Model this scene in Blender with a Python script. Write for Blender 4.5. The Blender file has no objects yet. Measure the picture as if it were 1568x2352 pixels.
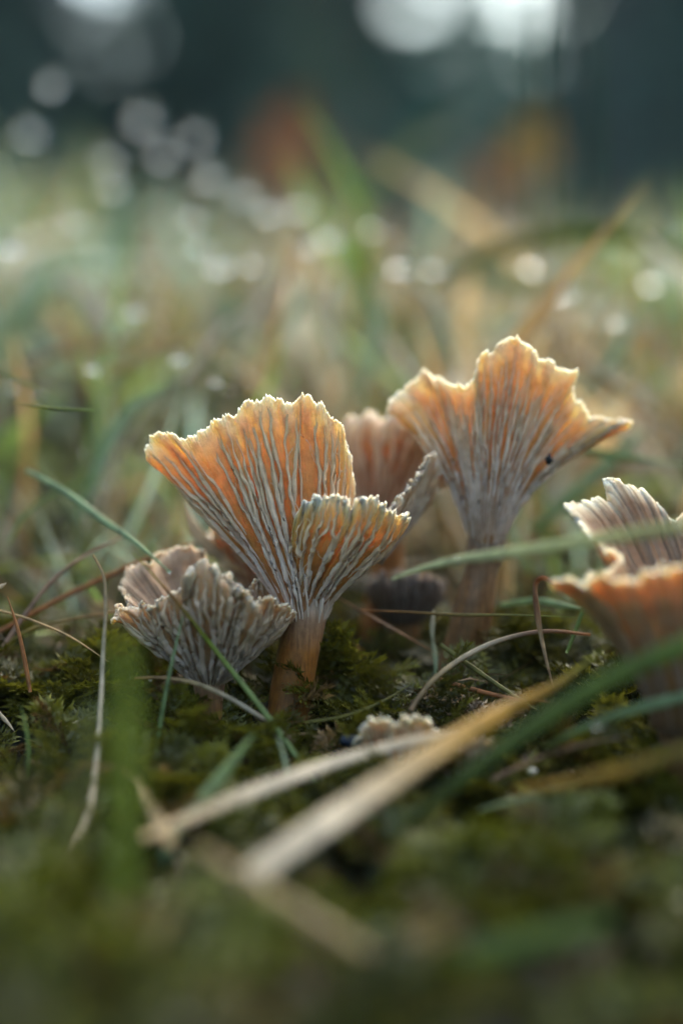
import bpy, math, random
import numpy as np
from mathutils import Vector

random.seed(11)
rng = np.random.default_rng(11)
scene = bpy.context.scene
COL = scene.collection

# ------------------------------------------------------------------ camera, sky, sun, exposure
CAM_H, PITCH, LENS = 0.0916, math.radians(8.0), 50.0
FOCUS, FSTOP = 0.3395, 2.2
cam_d = bpy.data.cameras.new('camera')
cam_d.sensor_fit = 'VERTICAL'
cam_d.sensor_height = 36.0
cam_d.sensor_width = 24.0
cam_d.lens = LENS
cam_d.clip_start, cam_d.clip_end = 0.005, 400.0
cam_d.dof.use_dof = True
cam_d.dof.focus_distance = FOCUS
cam_d.dof.aperture_fstop = FSTOP
cam = bpy.data.objects.new('camera', cam_d)
cam.location = (0, 0, CAM_H)
cam.rotation_euler = (math.pi / 2 - PITCH, 0, 0)
COL.objects.link(cam)
scene.camera = cam

SUN_EL, SUN_AZ = math.radians(52), math.radians(24)      # azimuth from +Y towards +X
world = bpy.data.worlds.new('World')
scene.world = world
world.use_nodes = True
wn = world.node_tree
bg = wn.nodes['Background']
sky = wn.nodes.new('ShaderNodeTexSky')
sky.sky_type = 'NISHITA'
sky.sun_disc = False
sky.sun_elevation = SUN_EL
sky.sun_rotation = SUN_AZ
sky.air_density, sky.dust_density, sky.ozone_density = 0.9, 4.0, 1.0
tint = wn.nodes.new('ShaderNodeMix')                     # overcast light, less blue than a clear sky
tint.data_type, tint.blend_type = 'RGBA', 'MULTIPLY'
tint.inputs[0].default_value = 1.0
tint.inputs[7].default_value = (0.97, 1.02, 0.92, 1)
wn.links.new(sky.outputs[0], tint.inputs[6])
wn.links.new(tint.outputs[2], bg.inputs[0])
bg.inputs[1].default_value = 0.15

sun_d = bpy.data.lights.new('sun', 'SUN')
sun_d.energy = 2.0
sun_d.angle = math.radians(12)
sun_d.color = (1.0, 0.94, 0.85)
sun = bpy.data.objects.new('sun', sun_d)
sd = Vector((math.cos(SUN_EL) * math.sin(SUN_AZ), math.cos(SUN_EL) * math.cos(SUN_AZ), math.sin(SUN_EL)))
sun.rotation_euler = sd.to_track_quat('Z', 'Y').to_euler()
sun.location = (2, 3, 5)
COL.objects.link(sun)

vs = scene.view_settings
vs.view_transform = 'Standard'
vs.look = 'None'
vs.exposure = 2.5
vs.gamma = 1.0
vs.use_curve_mapping = False
scene.render.engine = 'CYCLES'
scene.cycles.use_denoising = True
scene.cycles.max_bounces = 8
scene.cycles.transmission_bounces = 6
scene.cycles.sample_clamp_indirect = 6.0

# ------------------------------------------------------------------ geometry helpers
CP, SP = math.cos(PITCH), math.sin(PITCH)
FPX = 2352 * LENS / 36.0


def W(x, y, D):
    """a place in the world, D metres ahead of the camera plane"""
    a, b = (x - 784) / FPX * D, (y - 1176) / FPX * D
    return np.array([a, D * CP - b * SP, CAM_H - D * SP - b * CP])


def link(o, parent=None):
    COL.objects.link(o)
    if parent is not None:
        o.parent = parent
        o.matrix_parent_inverse.identity()
    return o


def make_mesh(name, V, Q=None, T=None, attrs=None, smooth=True):
    V = np.asarray(V, np.float32).reshape(-1, 3)
    me = bpy.data.meshes.new(name)
    me.vertices.add(len(V))
    me.vertices.foreach_set('co', V.ravel())
    nq = 0 if Q is None else len(Q)
    nt = 0 if T is None else len(T)
    parts, starts, s = [], [], 0
    if nq:
        parts.append(np.asarray(Q, np.int32).ravel())
        starts.append(np.arange(nq, dtype=np.int32) * 4)
        s = nq * 4
    if nt:
        parts.append(np.asarray(T, np.int32).ravel())
        starts.append(s + np.arange(nt, dtype=np.int32) * 3)
    li = np.concatenate(parts)
    me.loops.add(len(li))
    me.loops.foreach_set('vertex_index', li)
    me.polygons.add(nq + nt)
    me.polygons.foreach_set('loop_start', np.concatenate(starts))
    if smooth:
        me.polygons.foreach_set('use_smooth', np.ones(nq + nt, bool))
    for k, a in (attrs or {}).items():
        a = np.asarray(a, np.float32)
        if a.ndim == 1:
            at = me.attributes.new(k, 'FLOAT', 'POINT')
            at.data.foreach_set('value', a)
        else:
            at = me.attributes.new(k, 'FLOAT_COLOR', 'POINT')
            c = np.ones((len(a), 4), np.float32)
            c[:, :3] = a[:, :3]
            at.data.foreach_set('color', c.ravel())
    me.update(calc_edges=True)
    me.validate()
    return me


def obj(name, me, mat=None, parent=None, loc=None):
    o = bpy.data.objects.new(name, me)
    if mat and not me.materials:
        me.materials.append(mat)
    if loc is not None:
        o.location = loc
    return link(o, parent)


def tag(o, label=None, cat=None, group=None, kind=None):
    if label: o['label'] = label
    if cat: o['category'] = cat
    if group: o['group'] = group
    if kind: o['kind'] = kind
    return o


def empty(name, loc):
    o = bpy.data.objects.new(name, None)
    o.empty_display_size = 0.005
    o.location = loc
    return link(o)


def catmull(P, n, closed=False):
    """n points spread evenly by length along a smooth curve through P (any number of columns; the first three are the place)"""
    P = np.asarray(P, float)
    if closed:
        E = np.vstack([P[-1], P, P[0], P[1]])
    else:
        E = np.vstack([2 * P[0] - P[1], P, 2 * P[-1] - P[-2]])
    seg, m = [], 24
    s = np.linspace(0, 1, m, endpoint=False)[:, None]
    for i in range(1, len(E) - 2):
        p0, p1, p2, p3 = E[i - 1], E[i], E[i + 1], E[i + 2]
        d = [max(np.linalg.norm((b - a)[:3]), 1e-6) ** 0.5 for a, b in ((p0, p1), (p1, p2), (p2, p3))]
        m1 = (p1 - p0) / d[0] - (p2 - p0) / (d[0] + d[1]) + (p2 - p1) / d[1]
        m2 = (p2 - p1) / d[1] - (p3 - p1) / (d[1] + d[2]) + (p3 - p2) / d[2]
        m1, m2 = m1 * d[1], m2 * d[1]
        seg.append((2 * s**3 - 3 * s**2 + 1) * p1 + (s**3 - 2 * s**2 + s) * m1 + (-2 * s**3 + 3 * s**2) * p2 + (s**3 - s**2) * m2)
    C = np.vstack(seg + [E[-2][None]])
    L = np.concatenate([[0], np.cumsum(np.linalg.norm(np.diff(C[:, :3], axis=0), axis=1))])
    q = np.linspace(0, L[-1], n, endpoint=not closed)
    return np.stack([np.interp(q, L, C[:, k]) for k in range(C.shape[1])], 1)


def unit(v):
    return v / np.maximum(np.linalg.norm(v, axis=-1, keepdims=True), 1e-12)


def periodic_noise(u, freqs, seed, amp_pow=1.0):
    r = np.random.default_rng(seed)
    o = np.zeros_like(u)
    tot = 0
    for f in freqs:
        a = 1.0 / f ** amp_pow
        o += a * np.sin(2 * np.pi * (f * u + r.random()))
        tot += a * a
    return o / math.sqrt(tot)


_hash = np.random.default_rng(5).random((256, 256))


def vnoise(x, y):
    xi, yi = np.floor(x).astype(int), np.floor(y).astype(int)
    fx, fy = x - xi, y - yi
    fx, fy = fx * fx * (3 - 2 * fx), fy * fy * (3 - 2 * fy)
    g = lambda a, b: _hash[a % 256, b % 256]
    return (g(xi, yi) * (1 - fx) + g(xi + 1, yi) * fx) * (1 - fy) + (g(xi, yi + 1) * (1 - fx) + g(xi + 1, yi + 1) * fx) * fy


def fbm(x, y, o=3):
    s, a, t = 0, 1, 0
    for i in range(o):
        s = s + a * vnoise(x * 2**i + 17 * i, y * 2**i + 5 * i)
        t += a
        a *= 0.5
    return s / t


def sstep(a, b, x):
    x = np.clip((x - a) / (b - a), 0, 1)
    return x * x * (3 - 2 * x)


# ------------------------------------------------------------------ materials
def mat_new(name):
    m = bpy.data.materials.new(name)
    m.use_nodes = True
    nt = m.node_tree
    return m, nt, nt.nodes['Principled BSDF']


def N(nt, typ, **kw):
    n = nt.nodes.new(typ)
    for k, v in kw.items():
        setattr(n, k, v)
    return n


def ramp(nt, stops, fac):
    r = N(nt, 'ShaderNodeValToRGB')
    e = r.color_ramp.elements
    while len(e) < len(stops):
        e.new(0.5)
    for i, (p, c) in enumerate(stops):
        e[i].position = p
        e[i].color = (*c, 1)
    if fac is not None:
        nt.links.new(fac, r.inputs[0])
    return r


def attr(nt, name, out='Fac'):
    return N(nt, 'ShaderNodeAttribute', attribute_name=name).outputs[out]


def noise(nt, scale, detail=3, rough=0.6):
    tc = N(nt, 'ShaderNodeNewGeometry')
    n = N(nt, 'ShaderNodeTexNoise')
    n.inputs['Scale'].default_value = scale
    n.inputs['Detail'].default_value = detail
    n.inputs['Roughness'].default_value = rough
    nt.links.new(tc.outputs['Position'], n.inputs['Vector'])
    return n.outputs['Fac']


def mixc(nt, fac, a, b, mode='MIX'):
    m = N(nt, 'ShaderNodeMix', data_type='RGBA', blend_type=mode)
    for s, v in ((m.inputs[0], fac), (m.inputs[6], a), (m.inputs[7], b)):
        if isinstance(v, (int, float)):
            s.default_value = v
        elif isinstance(v, tuple):
            s.default_value = (*v, 1)
        else:
            nt.links.new(v, s)
    return m.outputs[2]


def bump(nt, b, height, strength, dist):
    n = N(nt, 'ShaderNodeBump')
    n.inputs['Strength'].default_value = strength
    n.inputs['Distance'].default_value = dist
    nt.links.new(height, n.inputs['Height'])
    nt.links.new(n.outputs[0], b.inputs['Normal'])


def sss(b, w, scale, radius=(1.0, 0.74, 0.48)):
    b.inputs['Subsurface Weight'].default_value = w
    b.inputs['Subsurface Scale'].default_value = scale
    b.inputs['Subsurface Radius'].default_value = radius


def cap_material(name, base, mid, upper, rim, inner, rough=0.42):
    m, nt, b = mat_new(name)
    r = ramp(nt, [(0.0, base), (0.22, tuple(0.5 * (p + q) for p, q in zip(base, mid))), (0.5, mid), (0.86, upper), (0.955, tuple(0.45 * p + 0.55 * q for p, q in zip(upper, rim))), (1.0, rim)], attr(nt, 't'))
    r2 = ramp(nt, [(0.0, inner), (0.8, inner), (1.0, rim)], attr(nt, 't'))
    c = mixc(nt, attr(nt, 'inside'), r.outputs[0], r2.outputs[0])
    n1 = noise(nt, 260, 4, 0.65)
    rr = ramp(nt, [(0.3, (0.62, 0.56, 0.52)), (0.55, (1, 1, 1)), (0.75, (1.16, 1.14, 1.12))], n1)
    c = mixc(nt, 0.8, c, rr.outputs[0], 'MULTIPLY')
    nt.links.new(c, b.inputs['Base Color'])
    b.inputs['Roughness'].default_value = rough
    b.inputs['Specular IOR Level'].default_value = 0.25
    sss(b, 0.8, 0.0023)
    bump(nt, b, noise(nt, 1500, 3, 0.6), 0.45, 0.0004)
    return m


def gill_material(name, pale, top):
    m, nt, b = mat_new(name)
    r = ramp(nt, [(0.0, pale), (0.38, pale), (0.72, tuple(0.4 * p + 0.6 * q for p, q in zip(pale, top))), (1.0, top)], attr(nt, 't'))
    n1 = noise(nt, 420, 4, 0.6)
    rr = ramp(nt, [(0.3, (0.66, 0.6, 0.57)), (0.5, (0.95, 0.95, 0.96)), (0.75, (1.12, 1.12, 1.14))], n1)
    c = mixc(nt, 0.75, r.outputs[0], rr.outputs[0], 'MULTIPLY')
    nt.links.new(c, b.inputs['Base Color'])
    b.inputs['Roughness'].default_value = 0.45
    b.inputs['Specular IOR Level'].default_value = 0.3
    sss(b, 0.25, 0.0006)
    bump(nt, b, noise(nt, 2200, 2, 0.6), 0.35, 0.0003)
    return m


def stem_material(name, col, pale):
    m, nt, b = mat_new(name)
    r = ramp(nt, [(0.0, tuple(0.8 * x for x in col)), (0.6, col), (0.84, tuple(0.6 * p + 0.4 * q for p, q in zip(col, pale))), (1.0, pale)], attr(nt, 't'))
    n1 = noise(nt, 300, 4, 0.65)
    rr = ramp(nt, [(0.3, (0.62, 0.58, 0.55)), (0.55, (1, 1, 1)), (0.8, (1.15, 1.12, 1.1))], n1)
    nt.links.new(mixc(nt, 0.8, r.outputs[0], rr.outputs[0], 'MULTIPLY'), b.inputs['Base Color'])
    g = N(nt, 'ShaderNodeNewGeometry')
    vm = N(nt, 'ShaderNodeVectorMath', operation='MULTIPLY')
    vm.inputs[1].default_value = (1, 1, 0.1)
    nt.links.new(g.outputs['Position'], vm.inputs[0])
    fb = N(nt, 'ShaderNodeTexNoise')
    fb.inputs['Scale'].default_value = 1400
    fb.inputs['Detail'].default_value = 3
    nt.links.new(vm.outputs[0], fb.inputs['Vector'])
    fr = ramp(nt, [(0.32, (0.55, 0.5, 0.48)), (0.5, (1, 1, 1)), (0.7, (1.35, 1.38, 1.42))], fb.outputs['Fac'])
    old = b.inputs['Base Color'].links[0].from_socket
    nt.links.new(mixc(nt, 0.75, old, fr.outputs[0], 'MULTIPLY'), b.inputs['Base Color'])
    b.inputs['Roughness'].default_value = 0.38
    sss(b, 0.45, 0.0014)
    bump(nt, b, noise(nt, 900, 3, 0.6), 0.35, 0.0004)
    return m


def attr_material(name, rough=0.4, spec=0.5, var=0.35, scale=300, trans=0.0):
    """colour from the mesh's own 'col' attribute with mottling; thin leaves let some light through"""
    m, nt, b = mat_new(name)
    rr = ramp(nt, [(0.3, (1 - var,) * 3), (0.5, (1, 1, 1)), (0.75, (1 + var * 0.6,) * 3)], noise(nt, scale, 3, 0.6))
    c = mixc(nt, 1.0, attr(nt, 'col', 'Color'), rr.outputs[0], 'MULTIPLY')
    nt.links.new(c, b.inputs['Base Color'])
    b.inputs['Roughness'].default_value = rough
    b.inputs['Specular IOR Level'].default_value = spec
    if trans > 0:
        tr = N(nt, 'ShaderNodeBsdfTranslucent')
        nt.links.new(c, tr.inputs['Color'])
        mx = N(nt, 'ShaderNodeMixShader')
        mx.inputs[0].default_value = trans
        nt.links.new(b.outputs[0], mx.inputs[1])
        nt.links.new(tr.outputs[0], mx.inputs[2])
        nt.links.new(mx.outputs[0], nt.nodes['Material Output'].inputs['Surface'])
    return m


M_BLADE = attr_material('grass_blade', 0.4, 0.45, 0.35, 350, 0.5)
M_MASS = attr_material('bank_grass', 0.25, 0.7, 0.45, 60, 0.5)
M_MOSS = attr_material('moss', 0.4, 0.45, 0.5, 400, 0.3)
M_LITTER = attr_material('litter', 0.6, 0.3, 0.4, 600, 0.0)
M_LEAF = attr_material('dead_leaf', 0.55, 0.35, 0.35, 120, 0.35)
M_BARK = attr_material('bark', 0.9, 0.2, 0.5, 30, 0.0)
M_NEEDLE = attr_material('needles', 0.5, 0.4, 0.4, 3, 0.35)

M_DEW, nt, b = mat_new('dew')
b.inputs['Base Color'].default_value = (1, 1, 1, 1)
b.inputs['Roughness'].default_value = 0.0
b.inputs['IOR'].default_value = 1.33
b.inputs['Transmission Weight'].default_value = 1.0

M_SOIL, nt, b = mat_new('soil')
r = ramp(nt, [(0.3, (0.012, 0.009, 0.005)), (0.5, (0.03, 0.024, 0.01)), (0.7, (0.035, 0.042, 0.012))], noise(nt, 60, 5, 0.65))
nt.links.new(r.outputs[0], b.inputs['Base Color'])
b.inputs['Roughness'].default_value = 0.85
bump(nt, b, noise(nt, 500, 4, 0.7), 0.8, 0.002)

# ------------------------------------------------------------------ ground
GY = [-400, 0.0, 0.20, 0.26, 0.295, 0.325, 0.345, 0.40, 0.45, 0.52, 0.60, 0.72, 0.95, 1.4, 3.0, 12, 400]
GZ = [-.3, -.028, -.030, -.031, -.027, -.014, -.007, -.005, .004, .022, .045, .068, .085, .10, .10, .05, .05]


def ground_z(x, y):
    x, y = np.asarray(x, float), np.asarray(y, float)
    z = np.interp(y, GY, GZ)
    for k in (-0.012, 0.012):
        z = z + np.interp(y + k, GY, GZ)
    z = z / 3
    near = np.exp(-(np.hypot(x, y - 0.3) / 2.0) ** 2)
    z = z + near * (fbm(x * 28 + 40, y * 28 + 40, 3) - 0.5) * 0.012 * (0.6 + sstep(0.4, 0.7, y))
    z = z + near * sstep(0.0, -0.28, x) * sstep(0.45, 0.75, y) * 0.035                     # the bank is higher to one side
    z = z - near * sstep(0.05, 0.28, x) * sstep(0.45, 0.8, y) * 0.022
    z = z + 0.008 * np.exp(-((x - 0.036) / 0.016) ** 2 - ((y - 0.352) / 0.016) ** 2)       # mossy lumps
    z = z - 0.035 * np.exp(-((x - 0.052) / 0.028) ** 2 - ((y - 0.168) / 0.026) ** 2)          # a dark hollow
    return z + (1 - near) * (fbm(x * 0.5, y * 0.5, 2) - 0.5) * 0.1


gx = np.concatenate([-np.geomspace(0.45, 400, 40)[::-1], np.linspace(-0.44, 0.44, 221), np.geomspace(0.45, 400, 40)])
gy = np.concatenate([-np.geomspace(0.02, 400, 30)[::-1], np.linspace(0, 1.4, 320), np.geomspace(1.42, 400, 50)])
X, Y = np.meshgrid(gx, gy)
V = np.stack([X, Y, ground_z(X, Y)], -1).reshape(-1, 3)
nx, ny = len(gx), len(gy)
i = (np.arange(ny - 1)[:, None] * nx + np.arange(nx - 1)[None]).ravel()
tag(obj('ground', make_mesh('ground', V, np.stack([i, i + 1, i + 1 + nx, i + nx], 1)), M_SOIL), 'dark forest soil under moss and grass', kind='structure')


# ------------------------------------------------------------------ mushrooms
def grid_normals(P, closed=True):
    du = (np.roll(P, -1, 0) - np.roll(P, 1, 0)) if closed else np.gradient(P, axis=0)
    dt = np.gradient(P, axis=1)
    return unit(np.cross(du, dt))


def tube(path, radii, nseg=28, seed=0, wob=0.05, flat=1.0):
    path = np.asarray(path)
    T = unit(np.gradient(path, axis=0))
    A = unit(np.cross(T, np.array([0, 1.0, 0.03])))
    B = np.cross(A, T)
    a = np.linspace(0, 2 * np.pi, nseg, endpoint=False)
    n = len(path)
    k = 1 + wob * periodic_noise(a / (2 * np.pi), (1, 2, 3, 5), seed)[None] + 0.5 * wob * (fbm(np.arange(n)[:, None] * 0.25 + seed, a[None] * 2 + 9, 2) - 0.5)
    R = np.asarray(radii)[:, None] * k
    P = path[:, None] + R[..., None] * (np.cos(a)[None, :, None] * A[:, None] + flat * np.sin(a)[None, :, None] * B[:, None])
    i = np.arange(n - 1)[:, None] * nseg
    j = np.arange(nseg)[None]
    Q = np.stack([i + j, i + (j + 1) % nseg, i + nseg + (j + 1) % nseg, i + nseg + j], -1).reshape(-1, 4)
    V = np.vstack([P.reshape(-1, 3), path[0], path[-1]])
    t0 = [[(k + 1) % nseg, k, n * nseg] for k in range(nseg)]
    t1 = [[(n - 1) * nseg + k, (n - 1) * nseg + (k + 1) % nseg, n * nseg + 1] for k in range(nseg)]
    return V, Q, np.array(t0 + t1), np.concatenate([np.repeat(np.linspace(0, 1, n), nseg), [0, 1]])


class Cap:
    """a funnel shaped cap: from the ring round the stem's top to a wavy rim, with real flesh between its two skins"""

    def __init__(self, centre, axis, r0, rim, seed=0, nu=700, nt=90, up=0.38, belly=0.55, bow=0.0, th=(0.0022, 0.0007), ruffle=0.0009, ripple=0.0006, crumb=0.00035, left=None, right=None, lift=0.30):
        c, axis = np.asarray(centre), unit(np.asarray(axis, float))
        self.nu, self.nt, self.origin = nu, nt, c
        R = catmull(rim, nu, closed=True)
        u = np.arange(nu) / nu
        self.u = u
        d = R - c
        h = d @ axis
        p = d - h[:, None] * axis
        ex = unit(np.cross(np.array([0, 1.0, 0]), axis))
        ey = np.cross(axis, ex)
        # the rim starts at one end of the picture-wide axis, runs round the front to the other end and home round the back
        il = int(np.argmin(R[:, 0])) if left is None else int(np.argmin(np.linalg.norm(R - rim[left], axis=1)))
        ir = int(np.argmax(R[:, 0])) if right is None else int(np.argmin(np.linalg.norm(R - rim[right], axis=1)))
        f = np.arange(nu)
        nf = (ir - il) % nu
        g = (f - il) % nu
        ang = np.where(g <= nf, np.pi + np.pi * g / nf, 2 * np.pi + np.pi * (g - nf) / (nu - nf))
        dev = np.unwrap(ang) - 2 * np.pi * u
        k = np.exp(-0.5 * (np.minimum(u, 1 - u) / 0.04) ** 2)
        ang = np.real(np.fft.ifft(np.fft.fft(dev) * np.fft.fft(k / k.sum()))) + 2 * np.pi * u
        S = c + r0 * (np.cos(ang)[:, None] * ex + np.sin(ang)[:, None] * ey)
        # wavy crumbly margin
        out = unit(R - S)
        R = R + out * (ruffle * periodic_noise(u, (17, 23, 31, 43, 57), seed, 0.4) + 0.42 * ruffle * periodic_noise(u, (83, 97, 121, 149, 187, 233), seed + 1, 0.2))[:, None]
        L = np.linalg.norm(R - S, axis=1)[:, None]
        P1 = S + axis * L * up
        P2 = S + axis * L * lift + (R - S) * belly + unit(p) * (bow * L)
        t = np.linspace(0, 1, nt)
        t = 1 - (1 - t) ** 1.05
        self.t = t
        tt = t[None, :, None]
        P = (1 - tt) ** 3 * S[:, None] + 3 * (1 - tt) ** 2 * tt * P1[:, None] + 3 * (1 - tt) * tt**2 * P2[:, None] + tt**3 * R[:, None]
        n = grid_normals(P)
        U, T = np.meshgrid(u, t, indexing='ij')
        a = ripple * T**2 * (periodic_noise(U + 0.02 * np.sin(6 * T), (9, 13, 19, 27, 36), seed + 2, 0.5))
        a = a + 0.00013 * sstep(0.05, 0.4, T) * (fbm(U * 260 + seed, T * 26, 3) - 0.5) * 2
        Psm = P + n * (ripple * T**2 * periodic_noise(U + 0.02 * np.sin(6 * T), (9, 13, 19), seed + 2, 0.5))[..., None]
        P = P + n * a[..., None]
        self.P, self.n = P, grid_normals(P)
        # flesh
        thick = (th[0] + (th[1] - th[0]) * T**0.8) * (0.85 + 0.3 * fbm(U * 60 + 3, T * 6, 2))
        k_in = (1 - sstep(.93, 1.0, T))[..., None]
        I = Psm * k_in + P * (1 - k_in) - n * thick[..., None]
        cr = sstep(0.92, 1.0, T) * crumb
        r = np.random.default_rng(seed + 9)
        cu = (fbm(U * nu * 0.62 + seed, T * nt * 0.45, 2) - 0.5) * 2.0
        cv = (fbm(U * nu * 0.52 + seed + 50, T * nt * 0.4 + 31, 2) - 0.5) * 2.0
        self.P_out, self.P_in = P + self.n * (cr * cu)[..., None], I - self.n * (cr * cv)[..., None]

    def mesh(self, name):
        nu, nt = self.nu, self.nt
        r = np.random.default_rng(3)
        rimmid = 0.5 * (self.P_out[:, -1] + self.P_in[:, -1]) + unit(self.P[:, -1] - self.P[:, -3]) * 0.0004 * (0.6 + r.random((nu, 1)))
        k0 = int(nt * 0.12)
        IN = self.P_in[:, k0:][:, ::-1]
        G = np.concatenate([self.P_out, rimmid[:, None], IN], 1)
        m = G.shape[1]
        i = np.arange(nu)[:, None] * m
        i2 = ((np.arange(nu) + 1) % nu)[:, None] * m
        j = np.arange(m - 1)[None]
        Q = np.stack([i + j, i2 + j, i2 + j + 1, i + j + 1], -1).reshape(-1, 4)
        V = np.vstack([G.reshape(-1, 3), G[:, -1].mean(0)])
        T = np.stack([np.arange(nu) * m + m - 1, ((np.arange(nu) + 1) % nu) * m + m - 1, np.full(nu, nu * m)], 1)
        ta = np.concatenate([self.t, [1.0], self.t[k0:][::-1]])
        ins = np.concatenate([np.zeros(nt), [0.5], np.ones(nt - k0)])
        return make_mesh(name, V, Q, T, {'t': np.concatenate([np.tile(ta, nu), [0.2]]), 'inside': np.concatenate([np.tile(ins, nu), [1.0]])})

    def sample(self, u, t):
        """place, outward normal and metres per unit u"""
        fu = (np.asarray(u) % 1.0) * self.nu
        i0 = np.floor(fu).astype(int) % self.nu
        i1 = (i0 + 1) % self.nu
        a = (fu - np.floor(fu))[..., None]
        ft = np.interp(t, self.t, np.arange(self.nt))
        j0 = np.clip(np.floor(ft).astype(int), 0, self.nt - 2)
        b = (ft - j0)[..., None]
        def s(A):
            return (A[i0, j0] * (1 - a) + A[i1, j0] * a) * (1 - b) + (A[i0, j0 + 1] * (1 - a) + A[i1, j0 + 1] * a) * b
        g = np.linalg.norm(self.P[(i0 + 2) % self.nu, j0] - self.P[(i0 - 2) % self.nu, j0], axis=-1) * self.nu / 4
        return s(self.P), unit(s(self.n)), g

    def strip(self, uc, t, half, height):
        S = np.array([-1, -0.72, -0.4, 0, 0.4, 0.72, 1.0])
        H = np.array([-0.15, 0.25, 0.85, 1.0, 0.85, 0.25, -0.15])
        _, _, g = self.sample(uc, t)
        hw = np.minimum(half, 0.30 * g * self.gap)
        U = uc[:, None] + S[None] * (hw / np.maximum(g, 1e-4))[:, None]
        P, n, _ = self.sample(U, np.repeat(t[:, None], 7, 1))
        return P + n * (height[:, None] * H[None])[..., None]

    def gills(self, n0, parent, mat, width=0.00052, height=0.00055, seed=0, tstart=0.0, fork2=0.6, t_end=(0.88, 0.97), veins=3):
        r = np.random.default_rng(seed + 77)
        w = 1.0 / n0
        self.gap = w
        def run(u0, u1, ta, tb, tf, wd, hd, ph, first):
            k = max(8, int(54 * (tb - ta)))
            t = np.linspace(ta, tb, k)
            uc = u0 + (u1 - u0) * sstep(ta, min(tb, ta + tf), t)
            uc = uc + w * 0.16 * (np.sin(t * 11 + ph) * 0.6 + np.sin(t * 27 + 2.1 * ph) * 0.38 + np.sin(t * 61 + ph * 3) * 0.22) * sstep(0.1, 0.35, t)
            e = sstep(tb, tb - 0.22, t) * (1 if first else 1) * (sstep(ta, ta + 0.16, t) if first else 1)
            lump = 0.85 + 0.45 * (fbm(t * 22 + ph * 7, np.full_like(t, ph), 2))
            return uc, t, wd * (0.55 + 0.45 * e) * lump * (0.75 + 0.5 * sstep(0.0, 0.35, t)), hd * e * lump
        for gi in range(n0):
            c = (gi + 0.5 + (r.random() - 0.5) * 0.5) * w
            ph = r.random() * 6.28
            pieces = []
            if r.random() < 0.82:
                tf = tstart + 0.18 + 0.42 * r.random()
                wd, hd = width * (0.8 + 0.4 * r.random()), height * (0.8 + 0.4 * r.random())
                te = t_end[0] + (t_end[1] - t_end[0]) * r.random()
                side = r.choice([-1, 1])
                d1, d2 = w * (0.22 + 0.08 * r.random()), w * (0.22 + 0.1 * r.random())
                main = run(c, c + side * d1 * 0.5, tstart + 0.02 + 0.09 * r.random(), te, 0.9, wd, hd, ph, True)
                pieces.append(main)
                u_at = np.interp(tf, main[1], main[0])
                pieces.append(run(u_at, u_at - side * (d1 + d2), tf, te - 0.06 * r.random(), 0.28, wd * 0.85, hd * 0.9, ph + 1, False))
                if r.random() < fork2:
                    tf2 = min(0.8, tf + 0.12 + 0.22 * r.random())
                    u_at = np.interp(tf2, main[1], main[0])
                    pieces.append(run(u_at, u_at + side * w * 0.27, tf2, te - 0.03, 0.2, wd * 0.7, hd * 0.75, ph + 2, False))
            else:
                ta = tstart + 0.3 + 0.3 * r.random()
                pieces.append(run(c, c + w * 0.1 * r.normal(), ta, t_end[1] - 0.05 * r.random(), 0.5, width * 0.75, height * 0.8, ph, True))
            for _ in range(veins):                                   # short slanting cross veins
                if r.random() < 0.7:
                    ta = 0.22 + 0.6 * r.random()
                    sl = 0.03 + 0.10 * r.random()
                    u_at = np.interp(ta, pieces[0][1], pieces[0][0])
                    pieces.append(run(u_at, u_at + r.choice([-1, 1]) * w * (.4 + .5 * r.random()), ta, min(0.95, ta + sl), sl, width * 0.5, height * 0.5, ph, False))
            Vs, Qs, Ts, off = [], [], [], 0
            for uc, t, hw, hh in pieces:
                P = self.strip(uc, t, hw, hh) - self.origin
                k = len(t)
                i = (np.arange(k - 1)[:, None] * 7 + np.arange(6)[None]).ravel() + off
                Qs.append(np.stack([i, i + 1, i + 8, i + 7], 1))
                Vs.append(P.reshape(-1, 3))
                Ts.append(np.repeat(t, 7))
                off += k * 7
            me = make_mesh('gill', np.vstack(Vs), np.vstack(Qs), None, {'t': np.concatenate(Ts)})
            obj('gill', me, mat, parent)


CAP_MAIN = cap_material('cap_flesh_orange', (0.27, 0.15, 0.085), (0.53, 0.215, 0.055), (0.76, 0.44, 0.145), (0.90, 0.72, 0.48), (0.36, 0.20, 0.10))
GILL_MAIN = gill_material('gill_pale', (0.64, 0.50, 0.40), (0.74, 0.49, 0.24))
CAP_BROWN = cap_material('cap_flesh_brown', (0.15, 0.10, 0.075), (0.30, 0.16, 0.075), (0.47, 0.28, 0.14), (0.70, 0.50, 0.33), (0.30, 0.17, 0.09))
GILL_GREY = gill_material('gill_grey', (0.41, 0.315, 0.25), (0.54, 0.37, 0.22))
CAP_RAGGED = cap_material('cap_flesh_ragged', (0.08, 0.05, 0.03), (0.36, 0.18, 0.065), (0.62, 0.36, 0.13), (0.90, 0.72, 0.48), (0.28, 0.15, 0.075))  # near-black base stop puts the shade low on this cap into its colour
GILL_RAGGED = gill_material('gill_ragged', (0.26, 0.17, 0.12), (0.50, 0.29, 0.13))
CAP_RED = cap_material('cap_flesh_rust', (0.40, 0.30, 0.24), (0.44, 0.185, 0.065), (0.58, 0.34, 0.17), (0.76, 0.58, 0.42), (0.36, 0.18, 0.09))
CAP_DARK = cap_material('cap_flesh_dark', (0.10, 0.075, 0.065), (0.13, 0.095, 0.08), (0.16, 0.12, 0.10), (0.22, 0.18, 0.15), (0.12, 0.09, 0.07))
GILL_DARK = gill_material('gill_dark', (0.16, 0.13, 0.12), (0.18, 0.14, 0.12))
STEM_OR = stem_material('stem_orange', (0.31, 0.115, 0.022), (0.46, 0.35, 0.28))
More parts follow.
